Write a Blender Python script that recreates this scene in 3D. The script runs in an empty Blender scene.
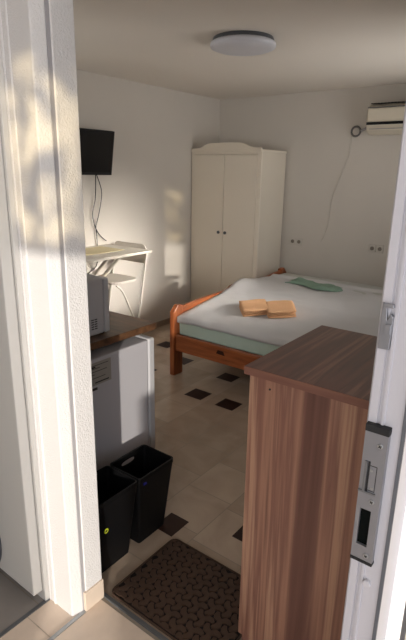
import bpy, bmesh, math, random
from mathutils import Vector, Matrix
random.seed(7)
PI = math.pi
scn = bpy.context.scene
col = scn.collection
scn.view_settings.view_transform = 'Standard'
scn.view_settings.look = 'None'
scn.view_settings.gamma = 1
scn.view_settings.use_curve_mapping = False
scn.view_settings.exposure = 0.0
try:
    scn.cycles.use_denoising = True
except Exception:
    pass

# ------------------------------------------------------------------ helpers
def srgb(r, g, b):
    f = lambda c: (c / 255 / 12.92) if c / 255 <= 0.04045 else ((c / 255 + 0.055) / 1.055) ** 2.4
    return (f(r), f(g), f(b), 1)

def mat(name, base, rough=0.6, metal=0.0, spec=0.5, noise=0.0, nscale=8, bump=0.0, bscale=60, stretch=None, coat=0.0):
    m = bpy.data.materials.new(name); m.use_nodes = True
    nt = m.node_tree; b = nt.nodes['Principled BSDF']
    b.inputs['Base Color'].default_value = base
    b.inputs['Roughness'].default_value = rough
    b.inputs['Metallic'].default_value = metal
    b.inputs['Specular IOR Level'].default_value = spec
    b.inputs['Coat Weight'].default_value = coat
    tc = nt.nodes.new('ShaderNodeTexCoord')
    mp = nt.nodes.new('ShaderNodeMapping'); nt.links.new(tc.outputs['Object'], mp.inputs[0])
    if stretch: mp.inputs['Scale'].default_value = stretch
    if noise > 0:
        n = nt.nodes.new('ShaderNodeTexNoise'); n.inputs['Scale'].default_value = nscale
        n.inputs['Detail'].default_value = 5
        nt.links.new(mp.outputs[0], n.inputs['Vector'])
        mx = nt.nodes.new('ShaderNodeMix'); mx.data_type = 'RGBA'
        mx.inputs['A'].default_value = tuple(c * (1 - noise) for c in base[:3]) + (1,)
        mx.inputs['B'].default_value = tuple(min(1, c * (1 + noise)) for c in base[:3]) + (1,)
        nt.links.new(n.outputs['Fac'], mx.inputs['Factor'])
        nt.links.new(mx.outputs['Result'], b.inputs['Base Color'])
    if bump > 0:
        n2 = nt.nodes.new('ShaderNodeTexNoise'); n2.inputs['Scale'].default_value = bscale
        n2.inputs['Detail'].default_value = 4
        nt.links.new(mp.outputs[0], n2.inputs['Vector'])
        bp = nt.nodes.new('ShaderNodeBump'); bp.inputs['Strength'].default_value = bump
        bp.inputs['Distance'].default_value = 0.01
        nt.links.new(n2.outputs['Fac'], bp.inputs['Height'])
        nt.links.new(bp.outputs[0], b.inputs['Normal'])
    return m

def wood(name, stops, scale, across, rough=0.35, coat=0.2, bump=0.05):
    """grain runs along the axis whose stretch factor is small"""
    m = bpy.data.materials.new(name); m.use_nodes = True
    nt = m.node_tree; b = nt.nodes['Principled BSDF']
    b.inputs['Roughness'].default_value = rough; b.inputs['Coat Weight'].default_value = coat
    b.inputs['Coat Roughness'].default_value = 0.25
    tc = nt.nodes.new('ShaderNodeTexCoord')
    mp = nt.nodes.new('ShaderNodeMapping'); nt.links.new(tc.outputs['Object'], mp.inputs[0])
    mp.inputs['Scale'].default_value = across
    n = nt.nodes.new('ShaderNodeTexNoise'); n.inputs['Scale'].default_value = scale
    n.inputs['Detail'].default_value = 6; n.inputs['Roughness'].default_value = 0.55
    n.inputs['Distortion'].default_value = 0.25
    nt.links.new(mp.outputs[0], n.inputs['Vector'])
    r = nt.nodes.new('ShaderNodeValToRGB')
    while len(r.color_ramp.elements) < len(stops): r.color_ramp.elements.new(0.5)
    for e, (p, c) in zip(r.color_ramp.elements, stops): e.position = p; e.color = c
    nt.links.new(n.outputs['Fac'], r.inputs[0])
    nt.links.new(r.outputs[0], b.inputs['Base Color'])
    bp = nt.nodes.new('ShaderNodeBump'); bp.inputs['Strength'].default_value = bump
    nt.links.new(n.outputs['Fac'], bp.inputs['Height']); nt.links.new(bp.outputs[0], b.inputs['Normal'])
    return m

def obj(name, bm, m, parent=None, smooth=False, bevel=0.0, seg=2):
    me = bpy.data.meshes.new(name)
    bmesh.ops.recalc_face_normals(bm, faces=bm.faces)
    bm.to_mesh(me); bm.free()
    for k in (m if isinstance(m, (list, tuple)) else [m]): me.materials.append(k)
    o = bpy.data.objects.new(name, me); col.objects.link(o)
    if smooth:
        for p in me.polygons: p.use_smooth = True
    if bevel > 0:
        md = o.modifiers.new('bevel', 'BEVEL'); md.width = bevel; md.segments = seg
        md.limit_method = 'ANGLE'; md.angle_limit = math.radians(35)
    if parent is not None:
        o.parent = parent
        o.matrix_parent_inverse = Matrix.Translation(-parent.location)
    return o

def thing(name, label, cat, loc=(0, 0, 0), group=None):
    o = bpy.data.objects.new(name, None); col.objects.link(o); o.location = loc
    o.empty_display_size = 0.05
    o['label'] = label; o['category'] = cat
    if group: o['group'] = group
    return o

def tag(o, label, cat, group=None):
    o['label'] = label; o['category'] = cat
    if group: o['group'] = group
    return o

def struct(name, bm, m, parent=None, bevel=0.0):
    o = obj(name, bm, m, parent, bevel=bevel)
    if parent is None: o['kind'] = 'structure'
    return o

def box(bm, x0, x1, y0, y1, z0, z1, mi=0):
    vs = [bm.verts.new((x, y, z)) for x in (x0, x1) for y in (y0, y1) for z in (z0, z1)]
    for f in ((0, 1, 3, 2), (4, 6, 7, 5), (0, 4, 5, 1), (2, 3, 7, 6), (0, 2, 6, 4), (1, 5, 7, 3)):
        fc = bm.faces.new([vs[i] for i in f]); fc.material_index = mi
    return vs

def bx(*a):
    bm = bmesh.new(); box(bm, *a); return bm

def prism(bm, pts, a0, a1, axis='y', mi=0):
    """extrude a 2-D outline; axis y: pts are (x,z); axis x: pts are (y,z); axis z: pts are (x,y)"""
    def P(u, v, a):
        return {'y': (u, a, v), 'x': (a, u, v), 'z': (u, v, a)}[axis]
    A = [bm.verts.new(P(u, v, a0)) for u, v in pts]; B = [bm.verts.new(P(u, v, a1)) for u, v in pts]
    n = len(pts)
    bm.faces.new(A).material_index = mi; bm.faces.new(B[::-1]).material_index = mi
    for i in range(n):
        bm.faces.new((A[i], B[i], B[(i + 1) % n], A[(i + 1) % n])).material_index = mi

def smooth_pts(pts, n=6):
    out = []
    P = [Vector(p) for p in pts]
    for i in range(len(P) - 1):
        p0 = P[max(i - 1, 0)]; p1 = P[i]; p2 = P[i + 1]; p3 = P[min(i + 2, len(P) - 1)]
        for k in range(n):
            t = k / n
            out.append(0.5 * ((2 * p1) + (p2 - p0) * t + (2 * p0 - 5 * p1 + 4 * p2 - p3) * t * t + (3 * p1 - p0 - 3 * p2 + p3) * t ** 3))
    out.append(P[-1]); return out

def tube(bm, pts, r, n=10, mi=0):
    P = [Vector(p) for p in pts]; rings = []
    prev = None
    for i, p in enumerate(P):
        t = (P[min(i + 1, len(P) - 1)] - P[max(i - 1, 0)]).normalized()
        if prev is None:
            a = Vector((0, 0, 1)) if abs(t.z) < 0.9 else Vector((1, 0, 0))
            u = t.cross(a).normalized()
        else:
            u = (prev - t * prev.dot(t)).normalized()
        prev = u; w = t.cross(u)
        rings.append([bm.verts.new(p + (u * math.cos(2 * PI * k / n) + w * math.sin(2 * PI * k / n)) * r) for k in range(n)])
    for a, b in zip(rings, rings[1:]):
        for k in range(n):
            bm.faces.new((a[k], a[(k + 1) % n], b[(k + 1) % n], b[k])).material_index = mi
    bm.faces.new(rings[0]).material_index = mi; bm.faces.new(rings[-1][::-1]).material_index = mi

def disc(bm, c, r, axis, t, n=32, mi=0):
    """cylinder centred on c, along axis vector, thickness t"""
    ax = Vector(axis).normalized(); c = Vector(c)
    a = Vector((0, 0, 1)) if abs(ax.z) < 0.9 else Vector((1, 0, 0))
    u = ax.cross(a).normalized(); w = ax.cross(u)
    A = [bm.verts.new(c + (u * math.cos(2 * PI * k / n) + w * math.sin(2 * PI * k / n)) * r - ax * t / 2) for k in range(n)]
    B = [bm.verts.new(v.co + ax * t) for v in A]
    bm.faces.new(A).material_index = mi; bm.faces.new(B[::-1]).material_index = mi
    for k in range(n): bm.faces.new((A[k], B[k], B[(k + 1) % n], A[(k + 1) % n])).material_index = mi

def lathe(bm, prof, c, n=48):
    rings = []
    for r, z in prof:
        rings.append([bm.verts.new((c[0] + r * math.cos(2 * PI * k / n), c[1] + r * math.sin(2 * PI * k / n), c[2] + z)) for k in range(n)])
    for a, b in zip(rings, rings[1:]):
        for k in range(n): bm.faces.new((a[k], a[(k + 1) % n], b[(k + 1) % n], b[k]))
    bm.faces.new(rings[0]); bm.faces.new(rings[-1][::-1])

# ------------------------------------------------------------------ materials
M_wall = mat('wall_paint', srgb(204, 197, 188), 0.85, noise=0.03, nscale=3, bump=0.12, bscale=90)
M_ceil = mat('ceiling_paint', srgb(224, 216, 206), 0.9, noise=0.02, nscale=2, bump=0.05, bscale=60)
M_plaster = mat('rough_plaster', srgb(226, 223, 222), 0.75, noise=0.015, nscale=6, bump=0.35, bscale=170)
M_pvc = mat('white_pvc', srgb(190, 188, 195), 0.35, bump=0.04, bscale=20)
M_leaf = mat('white_door_paint', srgb(224, 221, 216), 0.4, bump=0.05, bscale=12, stretch=(8, 8, 1))
M_gasket = mat('black_gasket', srgb(22, 22, 25), 0.7)
M_seal = mat('grey_seal', srgb(92, 94, 100), 0.7)
M_gap = mat('grey_gasket', srgb(150, 148, 150), 0.7)
M_grout = mat('grout', srgb(150, 138, 124), 0.9)
M_dark_tile = mat('dark_tile', srgb(46, 24, 19), 0.45, spec=0.3, noise=0.15, nscale=10)
M_hall_tile = mat('hall_tile', srgb(228, 208, 190), 0.4, noise=0.16, nscale=11, bump=0.1, bscale=14)
M_skirt_tile = mat('skirting_tile', srgb(222, 204, 186), 0.4, noise=0.12, nscale=9)
M_grey_tile = mat('grey_tile', srgb(150, 143, 138), 0.5, noise=0.12, nscale=8)
M_alu = mat('aluminium', srgb(165, 168, 172), 0.35, metal=0.8)
M_dark_alu = mat('dark_aluminium', srgb(120, 122, 126), 0.4, metal=0.6)
M_steel = mat('zinc_steel', srgb(140, 141, 147), 0.4, metal=0.55, noise=0.06, nscale=30)
M_black = mat('black_plastic', srgb(7, 7, 9), 0.55, spec=0.3, bump=0.03, bscale=50)
M_blackhole = mat('dark_hollow', srgb(4, 8, 7), 0.8, spec=0.1)
M_screen = mat('black_screen', srgb(10, 10, 12), 0.18)
M_cable = mat('black_cable', srgb(18, 16, 18), 0.5)
M_white = mat('white_lacquer', srgb(226, 218, 205), 0.4, bump=0.02, bscale=10)
M_wardrobe = mat('wardrobe_white', srgb(222, 212, 196), 0.42, noise=0.015, nscale=4, bump=0.03, bscale=14)
M_wardside = mat('wardrobe_side', srgb(222, 212, 196), 0.14, noise=0.015, nscale=4, bump=0.03, bscale=6)
M_fridge = mat('fridge_white', srgb(182, 180, 186), 0.35, bump=0.12, bscale=9)
M_micro = mat('microwave_white', srgb(185, 184, 188), 0.4, bump=0.03, bscale=30)
M_sticker = mat('grey_sticker', srgb(150, 145, 138), 0.6)
M_ink = mat('dark_ink', srgb(50, 46, 44), 0.7)
M_acwhite = mat('air_conditioner_white', srgb(208, 198, 180), 0.45)
M_lamp = mat('lamp_white', srgb(205, 205, 212), 0.35)
M_greyrim = mat('dark_grey_rim', srgb(80, 82, 86), 0.4)
M_mint = mat('mint_cotton', srgb(188, 205, 192), 0.9, noise=0.04, nscale=12, bump=0.2, bscale=25)
M_sheet = mat('white_cotton', srgb(206, 204, 204), 0.92, noise=0.03, nscale=6, bump=0.25, bscale=14)
M_towel = mat('peach_terry', srgb(226, 176, 132), 0.95, noise=0.06, nscale=14, bump=0.6, bscale=220)
M_green = mat('green_cloth', srgb(132, 158, 140), 0.9, noise=0.08, nscale=12, bump=0.4, bscale=40)
M_placemat = mat('yellow_placemat', srgb(226, 212, 172), 0.8, noise=0.05, nscale=20)
M_chairgrey = mat('chair_plastic', srgb(215, 208, 198), 0.45)
M_chairmetal = mat('chair_metal', srgb(222, 216, 205), 0.35)
M_yellow = mat('yellow_sticker', srgb(196, 210, 40), 0.5)
M_blue = mat('blue_sticker', srgb(40, 40, 150), 0.5)
M_pine = wood('orange_pine', [(0.25, srgb(118, 62, 34)), (0.5, srgb(152, 82, 44)), (0.75, srgb(178, 106, 60))], 3.0, (1.2, 14, 14))
M_pine_y = wood('orange_pine_cross', [(0.25, srgb(118, 62, 34)), (0.5, srgb(152, 82, 44)), (0.75, srgb(178, 106, 60))], 3.0, (14, 1.2, 14))
M_pine_z = wood('orange_pine_upright', [(0.25, srgb(118, 62, 34)), (0.5, srgb(152, 82, 44)), (0.75, srgb(178, 106, 60))], 3.0, (14, 14, 1.2))
PL = [(0.30, srgb(88, 54, 46)), (0.40, srgb(112, 76, 65)), (0.47, srgb(158, 116, 96)), (0.53, srgb(124, 84, 72)), (0.58, srgb(176, 136, 112)), (0.62, srgb(136, 95, 80)), (0.72, srgb(98, 62, 54))]
M_plum_z = wood('plum_wood_upright', PL, 1.7, (5.5, 5.5, 0.18), 0.4, 0.1)
PT = [(0.30, srgb(78, 40, 32)), (0.42, srgb(108, 62, 48)), (0.5, srgb(90, 49, 38)), (0.56, srgb(112, 68, 54)), (0.60, srgb(134, 90, 72)), (0.66, srgb(98, 54, 42)), (0.8, srgb(74, 38, 31))]
M_plum_y = wood('plum_wood_lengthwise', PT, 2.0, (8.0, 0.4, 8.0), 0.3, 0.25)
M_edge = wood('plum_edge', [(0.3, srgb(110, 72, 60)), (0.7, srgb(134, 92, 78))], 3.0, (1.0, 1.0, 14), 0.45, 0.05)
M_worktop = wood('brown_worktop', [(0.3, srgb(66, 46, 34)), (0.5, srgb(94, 66, 46)), (0.7, srgb(118, 84, 58))], 3.0, (1.0, 9, 9), 0.3, 0.2)
M_mat = mat('brown_rubber', srgb(74, 54, 42), 0.75, noise=0.35, nscale=6)
M_mat_base = mat('dark_rubber', srgb(14, 8, 6), 0.85)

def tile_material():
    m = bpy.data.materials.new('floor_tile'); m.use_nodes = True
    nt = m.node_tree; b = nt.nodes['Principled BSDF']
    at = nt.nodes.new('ShaderNodeAttribute'); at.attribute_name = 'tone'
    tc = nt.nodes.new('ShaderNodeTexCoord')
    n = nt.nodes.new('ShaderNodeTexNoise'); n.inputs['Scale'].default_value = 5; n.inputs['Detail'].default_value = 6
    n.inputs['Distortion'].default_value = 0.8
    nt.links.new(tc.outputs['Object'], n.inputs['Vector'])
    ad = nt.nodes.new('ShaderNodeMath'); ad.operation = 'MULTIPLY_ADD'; ad.inputs[1].default_value = 0.22
    nt.links.new(at.outputs['Fac'], ad.inputs[0])
    mu = nt.nodes.new('ShaderNodeMath'); mu.operation = 'MULTIPLY'; mu.inputs[1].default_value = 0.7
    nt.links.new(n.outputs['Fac'], mu.inputs[0]); nt.links.new(mu.outputs[0], ad.inputs[2])
    r = nt.nodes.new('ShaderNodeValToRGB')
    r.color_ramp.elements[0].position = 0.2; r.color_ramp.elements[0].color = srgb(164, 144, 126)
    r.color_ramp.elements[1].position = 0.85; r.color_ramp.elements[1].color = srgb(206, 186, 166)
    nt.links.new(ad.outputs[0], r.inputs[0]); nt.links.new(r.outputs[0], b.inputs['Base Color'])
    b.inputs['Roughness'].default_value = 0.22
    bp = nt.nodes.new('ShaderNodeBump'); bp.inputs['Strength'].default_value = 0.08
    nt.links.new(n.outputs['Fac'], bp.inputs['Height']); nt.links.new(bp.outputs[0], b.inputs['Normal'])
    return m
M_tile = tile_material()

def glass_material(name, gobo=False):
    m = bpy.data.materials.new(name); m.use_nodes = True
    nt = m.node_tree; nt.nodes.remove(nt.nodes['Principled BSDF'])
    out = nt.nodes['Material Output']
    tr = nt.nodes.new('ShaderNodeBsdfTransparent')
    mx = nt.nodes.new('ShaderNodeMixShader')
    if gobo:
        tr.inputs[0].default_value = (1.0, 0.93, 0.76, 1)
        df = nt.nodes.new('ShaderNodeBsdfTranslucent'); df.inputs[0].default_value = (0.75, 0.74, 0.7, 1)
        tc = nt.nodes.new('ShaderNodeTexCoord')
        mp = nt.nodes.new('ShaderNodeMapping'); mp.inputs['Scale'].default_value = (1.6, 1, 0.75)
        mp.inputs['Rotation'].default_value = (0, 0.5, 0)
        nt.links.new(tc.outputs['Object'], mp.inputs[0])
        n = nt.nodes.new('ShaderNodeTexNoise'); n.inputs['Scale'].default_value = 6.5; n.inputs['Detail'].default_value = 3
        n.inputs['Distortion'].default_value = 1.6
        nt.links.new(mp.outputs[0], n.inputs['Vector'])
        r = nt.nodes.new('ShaderNodeValToRGB')
        r.color_ramp.elements[0].position = 0.47; r.color_ramp.elements[0].color = (0.0, 0.0, 0.0, 1)
        r.color_ramp.elements[1].position = 0.54; r.color_ramp.elements[1].color = (1, 1, 1, 1)
        nt.links.new(n.outputs['Fac'], r.inputs[0]); nt.links.new(r.outputs[0], mx.inputs[0])
        nt.links.new(df.outputs[0], mx.inputs[1]); nt.links.new(tr.outputs[0], mx.inputs[2])
    else:
        gl = nt.nodes.new('ShaderNodeBsdfGlossy'); gl.inputs['Roughness'].default_value = 0.03
        fr = nt.nodes.new('ShaderNodeFresnel'); fr.inputs[0].default_value = 1.45
        tr.inputs[0].default_value = (0.95, 0.96, 0.95, 1)
        nt.links.new(fr.outputs[0], mx.inputs[0]); nt.links.new(tr.outputs[0], mx.inputs[1]); nt.links.new(gl.outputs[0], mx.inputs[2])
    nt.links.new(mx.outputs[0], out.inputs['Surface'])
    return m
M_glass = glass_material('clear_glass')
M_gobo = glass_material('gobo_glass', True)  # gobo material: noise-cut transparency that breaks up the sunlight

# ------------------------------------------------------------------ constants of the place
XL, XR, YF, YB, ZC = -3.48, -0.14, 1.036, 4.85, 2.375

# ------------------------------------------------------------------ floor of the room: tiles laid in columns with dark inserts
inserts = [(-2.18, -2.02, 2.66, 2.81), (-1.90, -1.745, 2.665, 2.81), (-2.185, -2.03, 3.075, 3.215), (-1.365, -1.25, 1.445, 1.578),
           (-1.04, -0.93, 1.62, 1.73), (-2.70, -2.555, 3.125, 3.27), (-2.80, -2.655, 2.76, 2.90), (-1.6, -1.45, 3.2, 3.34), (-2.72, -2.58, 2.12, 2.26), (-3.1, -2.95, 3.35, 3.5)]
def floor_mesh():
    bm = bmesh.new(); lay = bm.loops.layers.color.new('tone')
    def quad(x0, x1, y0, y1, z, mi, tone):
        g = 0.0 if mi == 0 else 0.002
        vs = [bm.verts.new(p) for p in ((x0 + g, y0 + g, z), (x1 - g, y0 + g, z), (x1 - g, y1 - g, z), (x0 + g, y1 - g, z))]
        f = bm.faces.new(vs); f.material_index = mi
        for l in f.loops: l[lay] = (tone, tone, tone, 1)
    box(bm, XL - 0.02, 0.0, YF - 0.02, YB + 0.02, -0.08, -0.0015, 0)
    offs = {}
    w = 0.27
    k = 0; x1 = -1.17 + 5 * w
    seq = {-1.44: 1.81, -1.71: 1.91, -1.98: 2.12 - 0.27, -2.25: 1.98, -1.17: 1.77}
    for c in range(-4, 9):
        xa = -1.17 - (c + 1) * w; xb = xa + w
        xa_c, xb_c = max(xa, XL), min(xb, XR)
        if xb_c <= xa_c: continue
        off = seq.get(round(xa, 2), 1.7 + random.random() * 0.27)
        j = -4
        while True:
            ya = off + (j) * 0.275; yb = ya + 0.275; j += 1
            if yb < YF: continue
            if ya > YB: break
            quad(xa_c, xb_c, max(ya, YF), min(yb, YB), 0.0, 1, random.random())
    for a in inserts: quad(*a, 0.0012, 2, 0.5)
    return bm
fl = struct('floor', floor_mesh(), [M_grout, M_tile, M_dark_tile])

# hall floor: two slabs of beige tile meeting at a metal strip, and the grey tiled room on the left
def grid_floor(x0, x1, y0, y1, sx, sy, ox, oy, m):
    bm = bmesh.new(); box(bm, x0, x1, y0, y1, -0.08, -0.0015, 0)
    i0 = math.floor((x0 - ox) / sx); j0 = math.floor((y0 - oy) / sy)
    i = i0
    while ox + i * sx < x1:
        j = j0
        while oy + j * sy < y1:
            a, b = max(x0, ox + i * sx), min(x1, ox + (i + 1) * sx)
            c, d = max(y0, oy + j * sy), min(y1, oy + (j + 1) * sy)
            if b - a > 0.004 and d - c > 0.004:
                g = 0.0015
                vs = [bm.verts.new(p) for p in ((a + g, c + g, 0), (b - g, c + g, 0), (b - g, d - g, 0), (a + g, d - g, 0))]
                bm.faces.new(vs).material_index = 1
            j += 1
        i += 1
    return bm
struct('floor_hall', grid_floor(-1.40, 2.6, -1.75, YF - 0.021, 0.45, 0.45, -1.245, 0.79, None), [mat('hall_grout', srgb(196, 180, 162), 0.9), M_hall_tile])
struct('floor_side_room', grid_floor(-2.4, -1.40, -1.3, 0.9, 0.33, 0.33, -1.40, 0.52, None), [M_grout, M_grey_tile])
struct('trim_1', bx(-1.408, -1.392, -0.5, 0.90, 0.0, 0.003), M_dark_alu)
struct('trim_2', bx(-1.252, -1.238, -1.7, 0.94, 0.0, 0.004), M_alu)
struct('trim_3', bx(-1.25, -0.15, 1.026, 1.040, 0.0, 0.009), M_dark_alu)

# ------------------------------------------------------------------ walls, ceiling
struct('wall_left', bx(XL - 0.15, XL, YF - 0.12, YB + 0.15, -0.08, ZC + 0.1), M_wall)
struct('wall_back', bx(XL, XR + 0.15, YB, YB + 0.15, -0.08, ZC + 0.1), M_wall)
bm = bmesh.new()
for a in ((YF, 3.1, -0.08, ZC + 0.1), (4.4, YB, -0.08, ZC + 0.1), (3.1, 4.4, -0.08, 0.98), (3.1, 4.4, 2.13, ZC + 0.1)): box(bm, XR, XR + 0.15, *a)
struct('wall_right', bm, M_wall)
w4 = thing('added_window_right', '', '', (XR + 0.07, 3.75, 0.98)); del w4['label']; del w4['category']; w4['kind'] = 'structure'  # window added out of view to go with the room fill lamps
bm = bmesh.new()
for a in ((3.1, 4.4, 0.98, 1.04), (3.1, 4.4, 2.07, 2.13), (3.1, 3.16, 1.04, 2.07), (4.34, 4.4, 1.04, 2.07), (3.72, 3.78, 1.04, 2.07)): box(bm, XR + 0.04, XR + 0.10, *a)
obj('added_window_frame', bm, M_pvc, w4)
obj('pane', bx(XR + 0.065, XR + 0.073, 3.15, 4.35, 1.03, 2.08), M_glass, w4)
struct('ceiling', bx(XL, XR, YF, YB, ZC, ZC + 0.1), M_ceil)
struct('ceiling_hall', bx(-2.6, 2.6, -1.75, YF - 0.12, 2.42, 2.52), M_ceil)
# wall with the doorway (and an added, unseen window opening above the worktop)
WX0, WX1, WZ0, WZ1 = -3.30, -2.50, 1.22, 2.0
bm = bmesh.new()
for a in ((XL, WX0, 0.94, YF, -0.08, ZC + 0.1), (WX0, WX1, 0.94, YF, -0.08, WZ0), (WX0, WX1, 0.94, YF, WZ1, ZC + 0.1),
          (WX1, -1.268, 0.94, YF, -0.08, ZC + 0.1), (-1.268, -0.15, 0.94, YF, 2.16, ZC + 0.1), (-0.15, 2.6, 0.94, YF, -0.08, ZC + 0.1)):
    box(bm, *a)
struct('wall_front', bm, M_wall)
# rough plaster pier with a beaded edge
bm = bmesh.new(); prism(bm, [(-1.398, 0.894), (-1.262, 0.894), (-1.250, 0.9365), (-1.398, 0.9395)], -0.08, 2.42, 'z')
struct('wall_pier', bm, M_plaster, bevel=0.004)
bm = bmesh.new()
for x0 in (-1.402, -1.372): tube(bm, [(x0 + 0.008, 0.895, 0.0), (x0 + 0.008, 0.895, 2.42)], 0.005, 8)
struct('trim_4', bm, M_plaster)
# inner lining of the doorway (plastered, with grey seal line)
bm = bmesh.new(); box(bm, -1.2675, -1.244, 0.9485, 1.028, 0.085, 2.15)
struct('wall_reveal', bm, M_plaster, bevel=0.003)
struct('trim_5', bx(-1.262, -1.2492, 0.936, 0.9485, 0.0, 2.15), mat('seal_grey', srgb(168, 165, 168), 0.7))
struct('baseboard_reveal', bx(-1.2675, -1.238, 0.940, 1.030, 0.0, 0.085), M_skirt_tile, bevel=0.002)
# low dark tile skirting in the room
struct('baseboard_left', bx(XL, XL + 0.012, 1.9, 4.34, 0.0, 0.06), mat('skirting_grey', srgb(150, 132, 115), 0.5))
struct('baseboard_back', bx(-2.6, XR, YB - 0.012, YB, 0.0, 0.06), mat('skirting_grey_2', srgb(150, 132, 115), 0.5))
# side room shell
bm = bmesh.new()
for a in ((-2.5, -2.4, -1.3, 0.94, -0.08, 2.42), (-2.5, -1.40, -1.4, -1.3, -0.08, 2.42), (-2.4, -1.40, 0.90, 0.9395, -0.08, 2.42), (-1.50, -1.40, -1.3, -0.15, -0.08, 2.42),
          (-1.50, -1.40, -0.15, 0.80, 2.12, 2.42)): box(bm, *a)
struct('wall_side_room', bm, M_wall)
# added unseen wall behind the camera, its openings shaped to cut the sun beams
PY = -1.6
SUN = Vector((-0.61, 0.79, 0)).normalized()
TE = math.tan(math.radians(7.0))
bm = bmesh.new()
def outer(x0, x1, z0, z1): box(bm, x0, x1, PY - 0.08, PY, z0, z1)
OX0, OX1 = 0.53, 0.945
outer(-1.5, OX0, -0.08, 2.42)
outer(OX0, OX1, 2.3, 2.42)
outer(OX1, 1.085, -0.08, 1.05); outer(OX1, 1.085, 2.3, 2.42)
outer(1.085, 1.69, -0.08, 2.42)
outer(1.69, 2.6, -0.08, 0.9); outer(1.69, 2.6, 2.3, 2.42)
struct('sun_mask_wall', bm, M_wall)
struct('gobo_pane', bx(OX0 - 0.01, 1.095, PY - 0.05, PY - 0.04, 1.775, 2.32), M_gobo)  # added unseen pane, throws wispy sun patches on pier and wall
bm = bmesh.new(); box(bm, OX0, 1.085, PY - 0.06, PY - 0.02, 1.755, 1.775)
struct('gobo_bar', bm, M_pvc)  # bar added under that pane, above it the clear beam ends
# unseen window, made up to go with the front fill lamp
w3 = thing('added_window_front', '', '', ((WX0 + WX1) / 2, 1.0, WZ0)); del w3['label']; del w3['category']; w3['kind'] = 'structure'
bm = bmesh.new()
for a in ((WX0, WX1, 0.97, 1.03, WZ0, WZ0 + 0.06), (WX0, WX1, 0.97, 1.03, WZ1 - 0.06, WZ1), (WX0, WX0 + 0.06, 0.97, 1.03, WZ0 + .06, WZ1 - .06), (WX1 - 0.06, WX1, 0.97, 1.03, WZ0 + .06, WZ1 - .06)): box(bm, *a)
obj('added_window_frame', bm, M_pvc, w3)
obj('pane', bx(WX0 + 0.055, WX1 - 0.055, 0.995, 1.003, WZ0 + 0.055, WZ1 - 0.055), M_glass, w3)

# ------------------------------------------------------------------ open white door of the side room (left edge of the view)
d = thing('door_1', '', '', (-1.41, 0.86, 0)); del d['label']; del d['category']; d['kind'] = 'structure'
obj('door_leaf', bx(-2.15, -1.408, 0.833, 0.873, 0.05, 2.06), M_leaf, d, bevel=0.004)
obj('door_frame', bx(-1.46, -1.3985, 0.8745, 0.8995, 0.0, 2.12), M_leaf, d, bevel=0.002)
bm = bmesh.new(); disc(bm, (-1.80, 0.826, 0.185), 0.20, (0, 1, 0), 0.014, 48)
rf = obj('round_fitting', bm, M_greyrim, d, bevel=0.004); rf['label'] = 'dark grey round fitting low on the white door'
# ------------------------------------------------------------------ narrow glazed leaf, opened toward the viewer (right edge of the view)
dl = thing('door_2', '', '', (-0.185, 1.0, 0)); del dl['label']; del dl['category']; dl['kind'] = 'structure'
X0, X1, YE = -0.214, -0.158, 0.70
bm = bmesh.new()
# profile of the closing edge in plan: lip, groove, flat, gasket groove, outer face
prof = [(X0, YE + 0.004), (X0 + 0.003, YE), (X0 + 0.015, YE), (X0 + 0.0165, YE + 0.004), (X0 + 0.021, YE + 0.004), (X0 + 0.022, YE - 0.001), (X0 + 0.026, YE - 0.001), (X0 + 0.027, YE + 0.002),
        (X1 - 0.001, YE + 0.002), (X1, YE + 0.006), (X1, YE + 0.10), (X1 - 0.05, YE + 0.10), (X0, YE + 0.10)]
prism(bm, prof, 0.06, 2.12, 'z')
box(bm, X0, X1, YE + 0.31, 1.06, 0.06, 2.12)
box(bm, X0, X1, YE + 0.10, YE + 0.31, 0.06, 0.20); box(bm, X0, X1, YE + 0.10, YE + 0.31, 2.0, 2.12)
obj('door_sash', bm, M_pvc, dl)
obj('gasket', bx(X1 - 0.003, X1 + 0.0025, YE - 0.001, YE + 0.004, 0.06, 2.12), M_seal, dl)
# outer flap of the sash, carrying the glazing bead
obj('glazing_bead', bx(X1 - 0.002, X1 + 0.012, YE + 0.085, YE + 0.16, 0.16, 2.04), mat('bead_white', srgb(246, 244, 244), 0.4), dl, bevel=0.003)
obj('pane', bx(-0.19, -0.182, YE + 0.095, YE + 0.315, 0.19, 2.01), M_glass, dl)
# long strike plate
kz0, kz1 = 0.998, 1.243
kx0, kx1 = -0.2105, -0.1755
yk = YE - 0.009
bm = bmesh.new()
hx0, hx1, hz0, hz1 = kx0 + 0.0065, kx1 - 0.0115, 1.030, 1.097
box(bm, kx0, kx1, yk, YE + 0.001, kz0 + 0.006, hz0); box(bm, kx0, kx1, yk, YE + 0.001, hz1, kz1 - 0.012)
box(bm, kx0, hx0, yk, YE + 0.001, hz0, hz1); box(bm, hx1, kx1, yk, YE + 0.001, hz0, hz1)
kp = obj('strike_plate', bm, M_steel, dl); kp['label'] = 'long zinc strike plate with black end caps'
bm = bmesh.new(); box(bm, kx0 - 0.0005, kx1 + 0.0005, yk - 0.001, YE + 0.002, kz1 - 0.012, kz1); box(bm, kx0 - 0.0005, kx1 + 0.0005, yk - 0.001, YE + 0.002, kz0, kz0 + 0.006)
obj('end_cap', bm, M_gasket, kp, bevel=0.001)
obj('bolt_hole', bx(hx0 - 0.001, hx1 + 0.001, yk + 0.005, YE + 0.0015, hz0 - 0.001, hz1 + 0.001), M_blackhole, kp)
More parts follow.
